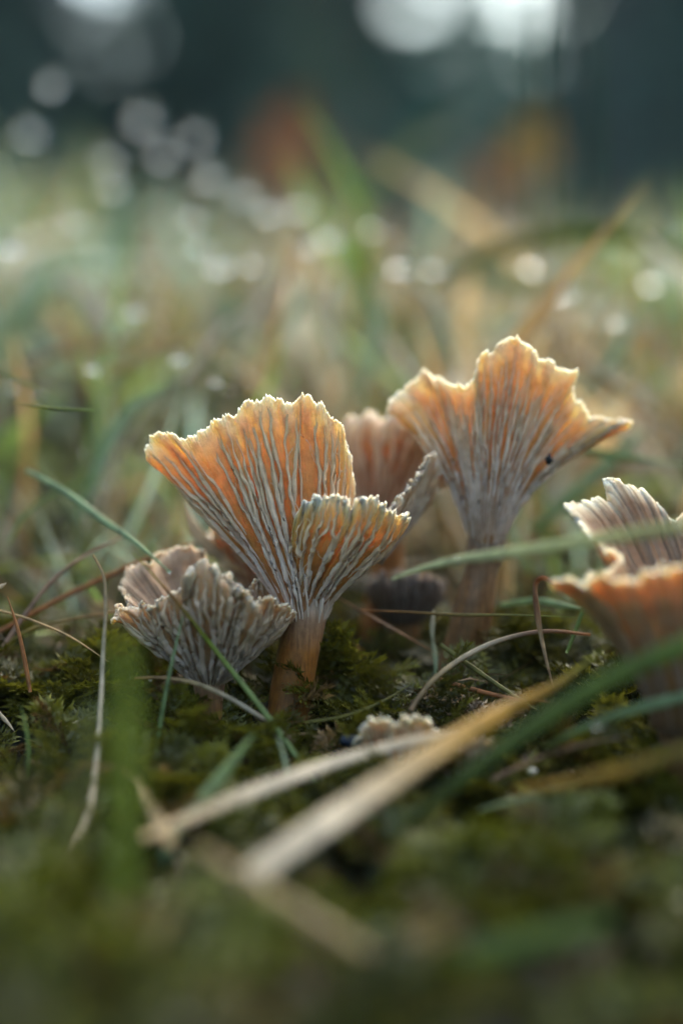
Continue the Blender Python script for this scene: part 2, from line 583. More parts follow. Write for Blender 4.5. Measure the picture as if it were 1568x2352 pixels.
STEM_DK = stem_material('stem_brown', (0.22, 0.105, 0.04), (0.24, 0.17, 0.13))


def wpts(pts, D0):
    return np.array([W(x, y, D0 + d / 1000.0) for x, y, d in pts])


def mushroom(label, D0, stem, caps, smat, group=None, stem_n=44):
    """stem: (x, y, radius px, depth mm) from the ground up; caps: list of dicts"""
    sp = np.array([[*W(x, y, D0 + d / 1000), r / FPX * D0] for x, y, r, d in stem])
    C = catmull(sp, stem_n)
    base = C[0, :3].copy()
    root = empty('mushroom', base)
    tag(root, label, 'mushroom', group)
    V, Q, T, t = tube(C[:, :3] - base, C[:, 3], 32, seed=int(stem[0][0]))
    obj('stem', make_mesh('stem', V, Q, T, {'t': t}), smat, root)
    for k, cd in enumerate(caps):
        cx, cy, cr, cdp = cd['at']
        c = W(cx, cy, D0 + cdp / 1000)
        ax = cd.get('axis') or tuple(unit(C[-1, :3] - C[-6, :3]))
        cap = Cap(c, ax, cr / FPX * D0, wpts(cd['rim'], D0), seed=cd['seed'], **cd.get('shape', {}))
        me = cap.mesh('cap')
        v = np.empty(len(me.vertices) * 3, np.float32)
        me.vertices.foreach_get('co', v)
        me.vertices.foreach_set('co', (v.reshape(-1, 3) - c.astype(np.float32)).ravel())
        co = obj(cd.get('name', 'cap'), me, cd['mat'], root, c - base)
        if cd.get('label'): co['label'] = cd['label']
        if cd.get('gills'):
            cap.gills(parent=co, mat=cd['gmat'], seed=cd['seed'], **cd['gills'])
    return root


# the big fan shaped one with a folded lobe
mushroom('large orange fan shaped mushroom with pale forking gills and a folded lobe', 0.346,
    [(660, 1680, 50, -1), (668, 1600, 49, 0), (682, 1520, 48, 0), (694, 1460, 48, 0), (703, 1405, 50, 0), (708, 1370, 48, 0)],
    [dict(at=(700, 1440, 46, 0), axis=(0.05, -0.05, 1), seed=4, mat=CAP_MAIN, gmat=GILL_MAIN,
          rim=[(338, 1046, 1), (343, 1012, -1), (372, 992, -2), (412, 1008, -3), (445, 1000, -4), (476, 985, -5), (500, 962, -6), (535, 955, -6), (562, 932, -7), (582, 922, -7), (606, 914, -7),
               (650, 926, -8), (672, 924, -8), (697, 911, -8), (735, 930, -8), (765, 960, -7), (786, 985, -6), (800, 1035, -4), (811, 1085, -2), (816, 1118, 0), (812, 1145, 3),
               (800, 1120, 10), (770, 1050, 16), (700, 990, 21), (610, 985, 22), (500, 1015, 19), (410, 1050, 12), (355, 1064, 5)],
          shape=dict(nu=1100, nt=130, up=0.20, belly=0.60, lift=0.10, bow=0.05, ripple=0.00055, ruffle=0.0006),
          gills=dict(n0=36, width=0.00052, height=0.00105, fork2=0.8, t_end=(.88, .98))),
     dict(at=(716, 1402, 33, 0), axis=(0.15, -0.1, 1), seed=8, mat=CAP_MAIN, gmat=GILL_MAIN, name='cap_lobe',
          rim=[(688, 1195, -8), (690, 1168, -11), (715, 1150, -13), (750, 1142, -14), (790, 1146, -14), (806, 1158, -15), (825, 1150, -15), (850, 1143, -14), (878, 1158, -13), (900, 1178, -11), (935, 1186, -7), (928, 1206, 0), (905, 1185, 6), (860, 1172, 10), (780, 1175, 10), (715, 1200, 2)],
          shape=dict(nu=800, nt=90, up=0.22, belly=0.60, bow=0.16, lift=0.06, ripple=0.0008, ruffle=0.0006),
          gills=dict(n0=24, width=0.00042, height=0.0010, t_end=(.84, .96))),
     dict(at=(862, 1290, 18, 6), axis=(0.5, 0.1, 1), seed=9, mat=CAP_BROWN, gmat=GILL_GREY, name='cap_lobe', label='upright curled wing of the cap with crumbly edge',
          rim=[(888, 1185, 3), (905, 1160, 2), (930, 1132, 2), (955, 1108, 3), (978, 1072, 5), (996, 1044, 7), (1006, 1085, 11), (1002, 1130, 14), (975, 1172, 16), (930, 1200, 15), (895, 1200, 10)],
          shape=dict(nu=420, nt=60, up=0.2, belly=0.6, bow=0.06, lift=0.05, ripple=0.0004, ruffle=0.0006, crumb=0.0005, th=(0.002, 0.0011), left=0, right=6),
          gills=dict(n0=24, width=0.00036, height=0.0005))],
    STEM_OR)

# the tall pointed one behind it
mushroom('tall funnel mushroom with pointed wavy orange rim and dense fine pale gills', 0.361,
    [(1045, 1560, 52, 2), (1058, 1500, 46, 1), (1085, 1400, 45, 0), (1103, 1310, 38, 0), (1112, 1260, 44, 0), (1116, 1220, 44, 0)],
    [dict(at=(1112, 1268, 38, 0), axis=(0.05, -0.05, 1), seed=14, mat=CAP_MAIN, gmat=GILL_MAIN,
          rim=[(890, 934, 0), (902, 915, 0), (930, 893, 1), (945, 876, 2), (975, 862, 2), (1003, 866, 1), (1020, 882, -2), (1050, 888, -5), (1082, 878, -7), (1092, 850, -8), (1105, 822, -8), (1140, 797, -9), (1185, 779, -9),
               (1212, 793, -9), (1232, 822, -8), (1262, 830, -7), (1290, 846, -6), (1320, 862, -5), (1316, 895, -3), (1328, 930, -2), (1360, 955, 0), (1400, 963, 1), (1446, 968, 2),
               (1415, 990, 8), (1320, 975, 15), (1160, 915, 20), (1010, 935, 17), (930, 950, 8)],
          shape=dict(nu=1000, nt=120, up=0.32, belly=0.58, lift=0.19, bow=0.02, ripple=0.0006, ruffle=0.0006),
          gills=dict(n0=50, width=0.00028, height=0.0007, fork2=0.9, t_end=(0.82, 0.96)))],
    STEM_DK)

# the small grey brown frilled one
mushroom('small grey brown frilly cup mushroom with crowded grey gills behind a crossing blade', 0.338,
    [(478, 1740, 30, 0), (480, 1680, 30, 0), (482, 1610, 31, 0), (482, 1570, 36, 0), (482, 1540, 34, 0)],
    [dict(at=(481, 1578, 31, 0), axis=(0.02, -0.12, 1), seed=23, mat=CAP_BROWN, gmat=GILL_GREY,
          rim=[(258, 1424, 2), (280, 1408, 0), (300, 1396, -2), (325, 1390, -4), (340, 1408, -6), (352, 1396, -7), (362, 1375, -7), (395, 1368, -8), (420, 1352, -9), (440, 1322, -10), (446, 1300, -10), (466, 1288, -10), (488, 1300, -11), (496, 1322, -11), (520, 1322, -11), (548, 1342, -11), (560, 1368, -11),
               (578, 1384, -11), (610, 1374, -9), (640, 1382, -6), (668, 1400, -2), (676, 1420, 2), (650, 1402, 9), (600, 1385, 14), (530, 1370, 17), (478, 1330, 19), (462, 1268, 20), (425, 1258, 20), (372, 1270, 20), (340, 1295, 18), (296, 1312, 17), (278, 1345, 14), (292, 1380, 10), (275, 1408, 5)],
          shape=dict(nu=1000, nt=100, up=0.16, belly=0.64, bow=0.20, lift=0.16, ripple=0.0010, ruffle=0.0006, crumb=0.00028),
          gills=dict(n0=42, width=0.00046, height=0.0011, fork2=0.5, t_end=(0.85, 0.97)))],
    STEM_DK)

# the one half hidden behind the two tall ones
mushroom('rust coloured mushroom with a broad drooping cap half hidden between the two tall mushrooms', 0.392,
    [(862, 1470, 44, 0), (872, 1400, 40, 0), (886, 1300, 38, 0), (886, 1220, 40, 0), (884, 1165, 42, 0), (884, 1140, 42, 0)],
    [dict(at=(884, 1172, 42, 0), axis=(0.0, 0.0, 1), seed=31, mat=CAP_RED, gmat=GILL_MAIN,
          rim=[(770, 1010, -2), (790, 978, -6), (830, 958, -10), (880, 950, -12), (930, 956, -12), (985, 985, -11), (1030, 1035, -8), (1062, 1085, -4), (1050, 1060, 6), (980, 1005, 14), (890, 980, 17), (800, 1000, 8)],
          shape=dict(nu=420, nt=60, up=0.05, belly=0.5, bow=0.42), gills=dict(n0=34, width=0.0006, height=0.0006, fork2=0.3))],
    STEM_OR)

# the one out of focus at the edge of the frame
mushroom('large brown ragged funnel mushroom with torn curling rim standing low beside the dark hollow', 0.314,
    [(1640, 2010, 80, -2), (1625, 1880, 78, 0), (1605, 1760, 82, 0), (1596, 1660, 92, 0), (1590, 1600, 100, 0)],
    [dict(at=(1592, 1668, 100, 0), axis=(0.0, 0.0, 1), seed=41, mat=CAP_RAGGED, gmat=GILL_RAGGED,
          rim=[(1268, 1352, -6), (1300, 1338, -9), (1345, 1345, -12), (1390, 1330, -14), (1440, 1335, -15), (1490, 1318, -17), (1540, 1305, -18), (1600, 1285, -19), (1680, 1240, -16), (1760, 1215, -8), (1790, 1200, 4), (1720, 1178, 12),
               (1630, 1190, 16), (1540, 1195, 18), (1500, 1165, 19), (1470, 1130, 20), (1430, 1112, 20), (1392, 1112, 21), (1392, 1140, 19), (1362, 1158, 18), (1330, 1160, 17), (1296, 1163, 15), (1318, 1195, 12), (1342, 1225, 9), (1362, 1255, 6), (1400, 1262, 3), (1420, 1290, 0), (1370, 1320, -2), (1310, 1345, -3)],
          shape=dict(nu=800, nt=80, up=0.30, belly=0.62, bow=0.08, ruffle=0.0009, ripple=0.0003), gills=dict(n0=44, width=0.00045, height=0.0007))],
    STEM_DK)

# small ones
mushroom('tiny buff mushroom cap just pushing out of moss beneath the pale dry blade', 0.322,
    [(905, 1800, 34, 2), (905, 1770, 36, 2), (905, 1745, 40, 2), (905, 1735, 40, 2)],
    [dict(at=(908, 1752, 42, 2), axis=(0, 0, 1), seed=51, mat=CAP_MAIN, gmat=GILL_MAIN,
          rim=[(822, 1712, -2), (828, 1685, -4), (850, 1662, -6), (885, 1652, -7), (905, 1666, -8), (930, 1652, -7), (962, 1648, -6), (988, 1668, -4), (1010, 1700, 0), (985, 1690, 7), (905, 1682, 10), (850, 1690, 6)],
          shape=dict(nu=420, nt=44, up=0.1, belly=0.55, bow=0.2, ruffle=0.0006), gills=dict(n0=30, width=0.0004, height=0.0004))],
    STEM_DK)
mushroom('flat buff mushroom cap lying low in moss behind the yellowing blade', 0.322,
    [(1060, 1830, 30, 0), (1060, 1800, 34, 0), (1060, 1775, 38, 0), (1060, 1768, 38, 0)],
    [dict(at=(1060, 1785, 40, 0), axis=(0, 0, 1), seed=52, mat=CAP_BROWN, gmat=GILL_GREY,
          rim=[(985, 1735, -2), (1010, 1712, -6), (1060, 1705, -8), (1110, 1700, -6), (1142, 1715, -2), (1120, 1712, 8), (1060, 1708, 11), (1005, 1715, 7)],
          shape=dict(nu=360, nt=40, up=0.1, belly=0.55, bow=0.2, ruffle=0.0006), gills=dict(n0=26, width=0.0004, height=0.0004))],
    STEM_DK)
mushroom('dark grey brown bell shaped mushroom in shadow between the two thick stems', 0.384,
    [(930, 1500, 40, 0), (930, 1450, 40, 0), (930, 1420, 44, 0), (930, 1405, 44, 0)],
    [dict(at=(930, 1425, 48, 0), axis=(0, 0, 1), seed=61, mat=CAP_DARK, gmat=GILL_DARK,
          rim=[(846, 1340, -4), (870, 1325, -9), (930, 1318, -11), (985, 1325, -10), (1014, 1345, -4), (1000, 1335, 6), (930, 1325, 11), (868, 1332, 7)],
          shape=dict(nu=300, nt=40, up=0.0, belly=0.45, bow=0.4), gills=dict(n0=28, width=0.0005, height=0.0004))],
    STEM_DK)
mushroom('small orange brown mushroom tucked behind the fan mushroom beside a pale dead leaf', 0.376,
    [(610, 1470, 28, 0), (606, 1400, 28, 0), (596, 1350, 32, 0), (594, 1335, 32, 0)],
    [dict(at=(597, 1360, 33, 0), axis=(-0.1, 0, 1), seed=71, mat=CAP_RED, gmat=GILL_MAIN,
          rim=[(478, 1240, -2), (495, 1215, -6), (540, 1208, -9), (590, 1225, -10), (640, 1260, -6), (660, 1300, 0), (620, 1270, 9), (550, 1238, 10), (500, 1232, 6)],
          shape=dict(nu=360, nt=44, up=0.1, belly=0.55, bow=0.2), gills=dict(n0=26, width=0.0005, height=0.0004))],
    STEM_OR)
mushroom('tiny grey mushroom button wedged between the frilly cup and the thick orange stem', 0.352,
    [(612, 1470, 20, 0), (614, 1430, 20, 0), (615, 1400, 24, 0), (615, 1392, 24, 0)],
    [dict(at=(615, 1408, 26, 0), axis=(0.1, 0, 1), seed=81, mat=CAP_BROWN, gmat=GILL_GREY,
          rim=[(578, 1362, -2), (588, 1340, -5), (612, 1328, -6), (634, 1338, -6), (655, 1360, -3), (648, 1375, 0), (636, 1358, 6), (606, 1345, 7), (586, 1352, 3)],
          shape=dict(nu=300, nt=36, up=0.05, belly=0.5, bow=0.35), gills=dict(n0=20, width=0.00042, height=0.0004))],
    STEM_DK)


# ------------------------------------------------------------------ single grass blades
def blade_mesh(pts, width, col, tip=None, taper=(0.5, 1.0, 0.05), twist=0.0, thick=0.00018, fold=0.18, n=40, broken=False):
    """pts: places; a folded strip with real thickness; returns mesh with its origin at the first point"""
    P = catmull(np.asarray(pts), n)
    s = np.linspace(0, 1, n)
    T = unit(np.gradient(P, axis=0))
    view = unit(P - np.array([0, 0, CAM_H]))
    side = unit(np.cross(T, view))
    nor = np.cross(side, T)
    tw = twist if np.isscalar(twist) else np.interp(s, np.linspace(0, 1, len(twist)), twist)
    a = np.asarray(tw * np.ones(n))[:, None]
    side, nor = np.cos(a) * side + np.sin(a) * nor, -np.sin(a) * side + np.cos(a) * nor
    w = width * 0.5 * np.interp(s, np.linspace(0, 1, len(taper)), taper) * (1 + 0.12 * (fbm(s * 9 + P[0, 0] * 900, s * 0 + P[0, 2] * 700, 2) - 0.5))
    w = w[:, None]
    th = np.maximum(np.minimum(thick, w * 0.9), 0.00003)
    G = np.stack([P - side * w, P - side * w * 0.5 + nor * (w * fold * 0.5) + nor * th * .5, P + nor * (w * fold), P + side * w * 0.5 + nor * (w * fold * 0.5) + nor * th * .5, P + side * w,
                  P + side * w * .5 - nor * th + nor * (w * fold * 0.5), P - nor * th + nor * (w * fold * 0.7), P - side * w * .5 - nor * th + nor * (w * fold * 0.5)], 1)
    k = 8
    V = (G - P[0]).reshape(-1, 3)
    i = np.arange(n - 1)[:, None] * k
    j = np.arange(k)[None]
    Q = np.stack([i + j, i + (j + 1) % k, i + k + (j + 1) % k, i + k + j], -1).reshape(-1, 4)
    e = (n - 1) * k
    Q = np.vstack([Q, [[0, 1, 2, 3]], [[4, 5, 6, 7]], [[e + 3, e + 2, e + 1, e]], [[e + 7, e + 6, e + 5, e + 4]]])
    cols = np.array([col] + ([tip] if tip is not None else [col]) if not isinstance(col[0], tuple) else col, float)
    cc = np.stack([np.interp(s, np.linspace(0, 1, len(cols)), cols[:, q]) for q in range(3)], 1)
    return make_mesh('grass_blade', V, Q, None, {'col': (cc[:, None] * np.array([1.0, .82, 1.18, .84, 1.02, .85, 1.1, .85])[None, :, None] * (0.8 + 0.4 * fbm(s * 14 + P[0, 0] * 300, s * 0 + 3, 3))[:, None, None]).reshape(-1, 3)}), P[0]


GREEN, DGREEN, TEAL, LIME = (.17, .24, .055), (.11, .135, .032), (.30, .39, .21), (.27, .32, .04)
STRAW, PALE, YEL, RUST, PURP, OLIVE = (.48, .34, .165), (.60, .51, .38), (.55, .31, .045), (.36, .16, .055), (.33, .21, .14), (.21, .19, .04)


def blade(label, pts, wpx, col, tip=None, name='grass_blade', cat='grass blade', group=None, **kw):
    """pts (x, y, depth mm)"""
    P = [W(x, y, d / 1000) for x, y, d in pts]
    w = wpx / FPX * np.mean([p[2] for p in pts]) / 1000
    me, o = blade_mesh(P, w, col, tip, **kw)
    ob = obj(name, me, M_BLADE, None, o)
    return tag(ob, label, cat, group)


blade('thin green grass blade with reddish tip crossing in front of the frilly cup mushroom', [(790, 1890, 318), (700, 1765, 322), (610, 1640, 326), (500, 1500, 328), (400, 1375, 326), (307, 1270, 325)], 14, [TEAL, (.32, .42, .16), (.30, .38, .12), (.30, .38, .12), LIME, RUST, LIME], taper=(.8, 1, .9, .7, .15))
blade('short thin green blade leaning against the crossing reddish tipped blade', [(354, 1830, 322), (357, 1790, 322), (364, 1700, 324), (385, 1570, 325), (420, 1415, 326)], 11, GREEN, TEAL, taper=(.7, 1, .8, .3))
blade('bleached white curved blade with bent over top beside the frilly cup mushroom', [(130, 2040, 268), (205, 1880, 290), (224, 1750, 306), (231, 1640, 318), (237, 1500, 328), (243, 1390, 330), (238, 1320, 331), (214, 1274, 332)], 11, [STRAW, PALE, PALE, PALE, STRAW], taper=(.7, 1, 1, .9, .5))
blade('purple brown dry blade arching over from the mossy edge', [(-40, 1560, 350), (0, 1500, 352), (60, 1410, 355), (130, 1325, 358), (210, 1268, 362), (290, 1230, 368)], 11, PURP, PURP, taper=(1, 1, .8, .4))
blade('long rust orange dry stalk running behind the frilly cup mushroom', [(-30, 1462, 356), (0, 1450, 357), (120, 1385, 360), (250, 1322, 364), (360, 1275, 368), (490, 1238, 374)], 12, RUST, RUST, taper=(.8, 1, 1, .6))
blade('thin rust stalk lying just below the long orange stalk', [(-20, 1510, 352), (60, 1450, 354), (200, 1415, 357), (300, 1400, 360), (420, 1345, 358)], 7, OLIVE, RUST)
blade('pale teal blade pointing down with a water drop on its tip', [(60, 1080, 372), (150, 1130, 366), (230, 1190, 362), (310, 1245, 357), (392, 1315, 352)], 17, TEAL, TEAL, taper=(.6, 1, .9, .15))
blade('broad teal blade arching over beside the fan mushroom', [(180, 1190, 408), (215, 1110, 408), (240, 1040, 410), (270, 980, 412), (315, 925, 414), (380, 888, 418)], 27, TEAL, TEAL, taper=(.6, 1, 1, .5))
blade('wide dry blade turning from cream to yellow lying across the moss', [(560, 2030, 252), (640, 1965, 256), (800, 1858, 266), (1000, 1728, 281), (1180, 1622, 295), (1290, 1565, 304), (1395, 1480, 312)], 60, [PALE, PALE, STRAW, YEL, YEL, LIME], taper=(1, 1, 1, .8, .4, .08), twist=(.5, .35, .2, -.2, .2))
blade('narrower cream dry blade lying beside the wide yellowing blade', [(330, 1925, 272), (400, 1895, 276), (600, 1812, 287), (800, 1742, 300), (1000, 1690, 305), (1140, 1662, 308)], 34, [STRAW, PALE, PALE, STRAW], taper=(.6, 1, 1, .8, .2), twist=.4)
blade('broad dark green blade slanting under the ragged funnel mushroom', [(900, 1920, 284), (960, 1870, 284), (1100, 1760, 282), (1250, 1652, 280), (1400, 1560, 277), (1600, 1470, 272)], 42, DGREEN, GREEN, taper=(.3, .8, 1, 1, 1))
blade('teal green blade rising steeply where the cream blade ends', [(372, 2010, 292), (380, 1960, 291), (410, 1905, 292), (495, 1800, 297), (585, 1685, 304)], 32, TEAL, GREEN, taper=(.7, 1, 1, .3))
blade('soft upright bright green blade standing before the frilly cup mushroom', [(285, 2080, 226), (286, 1950, 227), (292, 1750, 229), (285, 1470, 232)], 62, LIME, LIME, taper=(.8, 1, 1, .5))
blade('soft upright olive blade among shadowed moss', [(165, 2000, 240), (180, 1880, 242), (200, 1720, 246), (215, 1600, 250)], 40, OLIVE, DGREEN, taper=(.8, 1, .3))
blade('short tan dead blade tip lying on the dark moss', [(318, 1785, 295), (340, 1840, 290), (365, 1890, 285), (392, 1940, 278)], 34, STRAW, STRAW, taper=(.05, .7, 1, .8))
blade('thin rusty blade curling over moss to the tan blade tip', [(215, 1762, 302), (262, 1763, 302), (300, 1780, 299), (332, 1812, 295)], 10, RUST, STRAW)
blade('arched purple tan blade rising from moss to the ragged funnel mushroom', [(915, 1672, 326), (940, 1635, 328), (985, 1572, 330), (1060, 1512, 333), (1150, 1470, 335), (1250, 1450, 335), (1355, 1458, 332)], 12, [PURP, STRAW, PALE, PURP, RUST], taper=(.7, 1, 1, .9, .5))
blade('curled brown ribbon of dry grass hooked over near the ragged funnel mushroom', [(1275, 1352, 329), (1262, 1335, 330), (1245, 1327, 331), (1230, 1338, 332), (1228, 1362, 332), (1236, 1430, 334), (1252, 1510, 336), (1270, 1580, 338)], 16, [RUST, PURP, PALE, PURP], taper=(.5, 1, 1, .6, .5, .4), twist=(.2, .9, -.3, .5, 1.0))
blade('speckled tan dry blade passing under the frilly cup mushroom', [(310, 1558, 331), (370, 1557, 330), (450, 1570, 329), (520, 1600, 328), (615, 1658, 327), (680, 1705, 326)], 11, [RUST, STRAW, PALE, PURP], taper=(.5, 1, 1, .6))
blade('pale green blade lying level across the ragged funnel mushroom', [(900, 1330, 322), (960, 1308, 318), (1050, 1286, 312), (1200, 1265, 302), (1400, 1235, 290), (1640, 1195, 276)], 28, (.46, .50, .30), (.42, .42, .16), taper=(.2, .8, 1, 1, .8), twist=.3)
blade('thin reddish stalk lying level behind the mossy mound', [(830, 1402, 352), (920, 1405, 350), (1040, 1412, 348), (1180, 1413, 346), (1330, 1418, 344)], 8, RUST, GREEN)
blade('thin brown stalk slanting down past the thick orange stem', [(760, 1362, 360), (840, 1410, 358), (920, 1455, 356), (1010, 1505, 352)], 7, PURP, RUST)
blade('thin olive blade lying on moss below the orange stem', [(520, 1800, 312), (620, 1768, 315), (720, 1745, 317), (850, 1728, 318)], 9, OLIVE, LIME)
blade('pale beaded moss stalk standing before the dark bell mushroom', [(1000, 1570, 352), (1000, 1520, 353), (992, 1460, 354), (995, 1400, 355)], 14, TEAL, PALE, taper=(1, .6, 1, .5, .9, .3))
blade('dark olive stalk slanting down above the pointed funnel mushroom', [(1210, 720, 452), (1320, 812, 440), (1440, 905, 425), (1580, 1000, 412)], 14, PURP, OLIVE)
blade('second dark stalk running alongside the slanting olive stalk', [(1260, 735, 470), (1360, 850, 452), (1460, 930, 440), (1590, 1030, 430)], 10, OLIVE, PURP)
blade('tall reddish grass stalk rising from the bank above the fan mushroom', [(590, 790, 462), (625, 715, 464), (660, 630, 466), (715, 500, 470), (772, 395, 474)], 13, STRAW, RUST, taper=(1, 1, .7, .2))
blade('tall dark thin grass stalk standing alone against the trees', [(735, 420, 640), (728, 250, 640), (715, 140, 640), (695, 40, 642)], 13, DGREEN, DGREEN, taper=(1, 1, .7, .2))
blade('broad olive blade bowing over the bank behind the pointed funnel mushroom', [(990, 650, 500), (1060, 612, 500), (1160, 572, 500), (1290, 545, 500), (1430, 545, 500), (1600, 590, 500)], 40, OLIVE, LIME, taper=(.3, 1, 1, 1, .6))
blade('broad dim green blade leaning away towards the trees', [(820, 480, 640), (880, 400, 650), (960, 320, 660), (1060, 265, 670)], 46, GREEN, DGREEN, taper=(1, 1, .7, .2))
blade('pale arching blade falling from the bank towards the pointed funnel mushroom', [(900, 640, 462), (960, 662, 458), (1005, 720, 452), (1030, 790, 448), (1042, 860, 444)], 24, PALE, TEAL, taper=(.3, 1, 1, .7))
blade('short thin green tip poking out of the grass', [(30, 925, 356), (60, 930, 355), (120, 938, 355), (215, 943, 356)], 8, OLIVE, GREEN, taper=(.2, .8, 1, .5))
blade('thin dark blade curving down near a bright dewdrop', [(-20, 850, 372), (40, 872, 372), (90, 893, 374), (135, 915, 376)], 8, DGREEN, GREEN)
blade('green blade lying level behind the pointed funnel mushroom', [(1200, 1005, 400), (1320, 1032, 396), (1450, 1052, 392), (1600, 1072, 388)], 20, GREEN, TEAL)
blade('pale blade slanting down to the pointed funnel mushroom stem', [(1480, 990, 420), (1400, 1060, 418), (1310, 1140, 414), (1220, 1220, 410)], 30, TEAL, GREEN, taper=(.3, 1, 1, .8))
blade('teal blade slipping under the ragged funnel mushroom', [(1620, 1590, 298), (1500, 1618, 300), (1380, 1655, 302), (1250, 1715, 304)], 26, TEAL, GREEN, taper=(1, 1, .8, .2))
blade('thin grey green blade crossing low over brown litter', [(1100, 1860, 300), (1180, 1840, 300), (1280, 1815, 300), (1390, 1795, 298)], 14, TEAL, OLIVE, taper=(.3, 1, .8, .4))
blade('yellowed blade lying low over mossy lumps', [(1180, 1815, 282), (1300, 1800, 278), (1450, 1765, 272), (1640, 1700, 266)], 30, YEL, OLIVE, taper=(.2, 1, 1, .8))
blade('blurred tan blade lying flat in the closest moss', [(450, 1940, 246), (560, 2020, 240), (700, 2110, 234), (850, 2190, 230)], 44, STRAW, STRAW, taper=(.3, 1, 1, .4))
blade('blurred straw blade rising from the dark moss edge', [(290, 2320, 236), (330, 2220, 238), (380, 2120, 242), (420, 2040, 246)], 34, STRAW, OLIVE, taper=(.8, 1, .8, .3))
blade('broad dim green blade sunk in the closest moss', [(820, 2330, 232), (960, 2240, 232), (1150, 2180, 230), (1400, 2120, 226)], 60, DGREEN, GREEN, taper=(.5, 1, 1, .6))
blade('white glinting scrap of dry grass by the mossy edge', [(-12, 1622, 336), (5, 1645, 336), (20, 1662, 336), (34, 1680, 335)], 10, PALE, PALE)
blade('tiny white glint made as a scrap of straw at the rust stalk', [(-10, 1352, 346), (0, 1348, 346), (8, 1344, 346), (16, 1338, 346)], 10, PALE, PALE)  # a white glint, put into the pale colour of a small blade
for k, (x, y) in enumerate([(1252, 160), (1205, 150), (1368, 300)]):
    blade(['tall dark thread of grass against the bright gap in the trees', 'slim dark thread of grass beside the tall thread', 'tall dark grass thread against dim trunks'][k], [(x + 14, y + 420, 560), (x + 8, y + 200, 562), (x + 4, y, 565), (x - 4, -60, 570)], 9, DGREEN, DGREEN, taper=(1, 1, .7, .4))
for k, (pts, w, c, lab) in enumerate([
        ([(-20, 800, 520), (40, 735, 525), (90, 680, 530), (150, 620, 540)], 42, TEAL, 'broad pale teal blade leaning up out of the shaded bank'),
        ([(130, 640, 520), (180, 670, 515), (230, 720, 508), (270, 790, 500)], 44, PALE, 'broad whitish bent blade on the shaded bank'),
        ([(270, 600, 590), (285, 530, 592), (300, 470, 596), (330, 420, 600)], 52, TEAL, 'wide mint blade standing up on the bank crest'),
        ([(540, 800, 470), (570, 740, 472), (605, 680, 476), (640, 620, 480)], 22, PALE, 'pale upright blade beside the tall reddish stalk'),
        ([(640, 790, 480), (660, 735, 482), (690, 690, 486), (735, 650, 490)], 24, TEAL, 'teal blade leaning behind the tall reddish stalk'),
        ([(850, 860, 470), (870, 780, 474), (868, 720, 478), (850, 650, 482)], 28, TEAL, 'mint blade standing upright above the fan mushroom'),
        ([(780, 830, 480), (770, 770, 484), (760, 700, 488), (775, 640, 492)], 22, PALE, 'cream upright blade next to the mint one'),
        ([(240, 860, 440), (330, 815, 446), (420, 790, 452), (540, 800, 458)], 18, STRAW, 'straw blade bowed level low on the bank'),
        ([(420, 870, 440), (480, 790, 446), (520, 745, 450), (580, 715, 455)], 18, PALE, 'pale blade curving up low on the bank'),
        ([(60, 840, 455), (170, 800, 460), (300, 785, 466), (430, 760, 472)], 14, RUST, 'rust coloured stalk lying along the bank'),
        ([(1040, 620, 560), (1130, 640, 555), (1250, 660, 550), (1380, 690, 545)], 44, TEAL, 'mint blade lying on the bank under the bowing olive one'),
        ([(1330, 900, 470), (1400, 830, 476), (1440, 760, 482), (1450, 690, 490)], 24, TEAL, 'mint blade rising beside the slanting dark stalks'),
        ([(80, 1060, 400), (130, 1130, 396), (175, 1200, 392), (190, 1290, 388)], 16, DGREEN, 'dark green blade drooping into the hollow by the arch'),
        ([(1300, 1500, 345), (1320, 1450, 347), (1345, 1380, 350), (1360, 1330, 354)], 10, GREEN, 'short green blade behind the curled brown ribbon'),
        ([(1150, 1390, 366), (1230, 1380, 362), (1300, 1392, 360), (1360, 1400, 358)], 16, TEAL, 'teal blade lying behind the curled brown ribbon')]):
    blade(lab, pts, w, c, taper=(.8, 1, .9, .25))

for lab, pts, w, c in [
        ('thin green blade curving through the shade by the purple brown arch', [(20, 1250, 380), (60, 1180, 384), (130, 1130, 388), (240, 1090, 392)], 9, GREEN),
        ('hair thin straw crossing beneath the rust stalks', [(-10, 1400, 348), (60, 1420, 346), (160, 1462, 344), (250, 1520, 342)], 6, STRAW),
        ('short upright green shoot in moss beside the bleached curved blade', [(60, 1790, 316), (66, 1730, 318), (60, 1670, 320), (48, 1620, 322)], 8, GREEN),
        ('fine upright shoot in the moss below the orange stem', [(660, 1790, 308), (655, 1750, 310), (645, 1715, 312), (636, 1690, 314)], 10, (.34, .40, .24)),
        ('thin teal blade low over moss behind the tiny buff cap', [(700, 1660, 326), (790, 1645, 328), (880, 1610, 332), (960, 1560, 336)], 7, OLIVE),
        ('thin brown straw lying across the litter by the white flake', [(1130, 1790, 308), (1230, 1745, 308), (1340, 1710, 307), (1450, 1690, 305)], 10, PURP),
        ('rusty straw lying under the curled brown ribbon', [(1010, 1560, 340), (1090, 1585, 336), (1180, 1605, 332), (1260, 1612, 328)], 11, RUST),
        ('olive blade slanting across moss behind the arched purple blade', [(1010, 1480, 348), (1080, 1530, 344), (1160, 1585, 338), (1230, 1630, 333)], 12, OLIVE),
        ('thin upright rust stalk at the mossy edge', [(70, 1590, 340), (58, 1520, 341), (40, 1440, 342), (18, 1370, 343)], 10, RUST)]:
    blade(lab, pts, w, c, taper=(.8, 1, .8, .2))

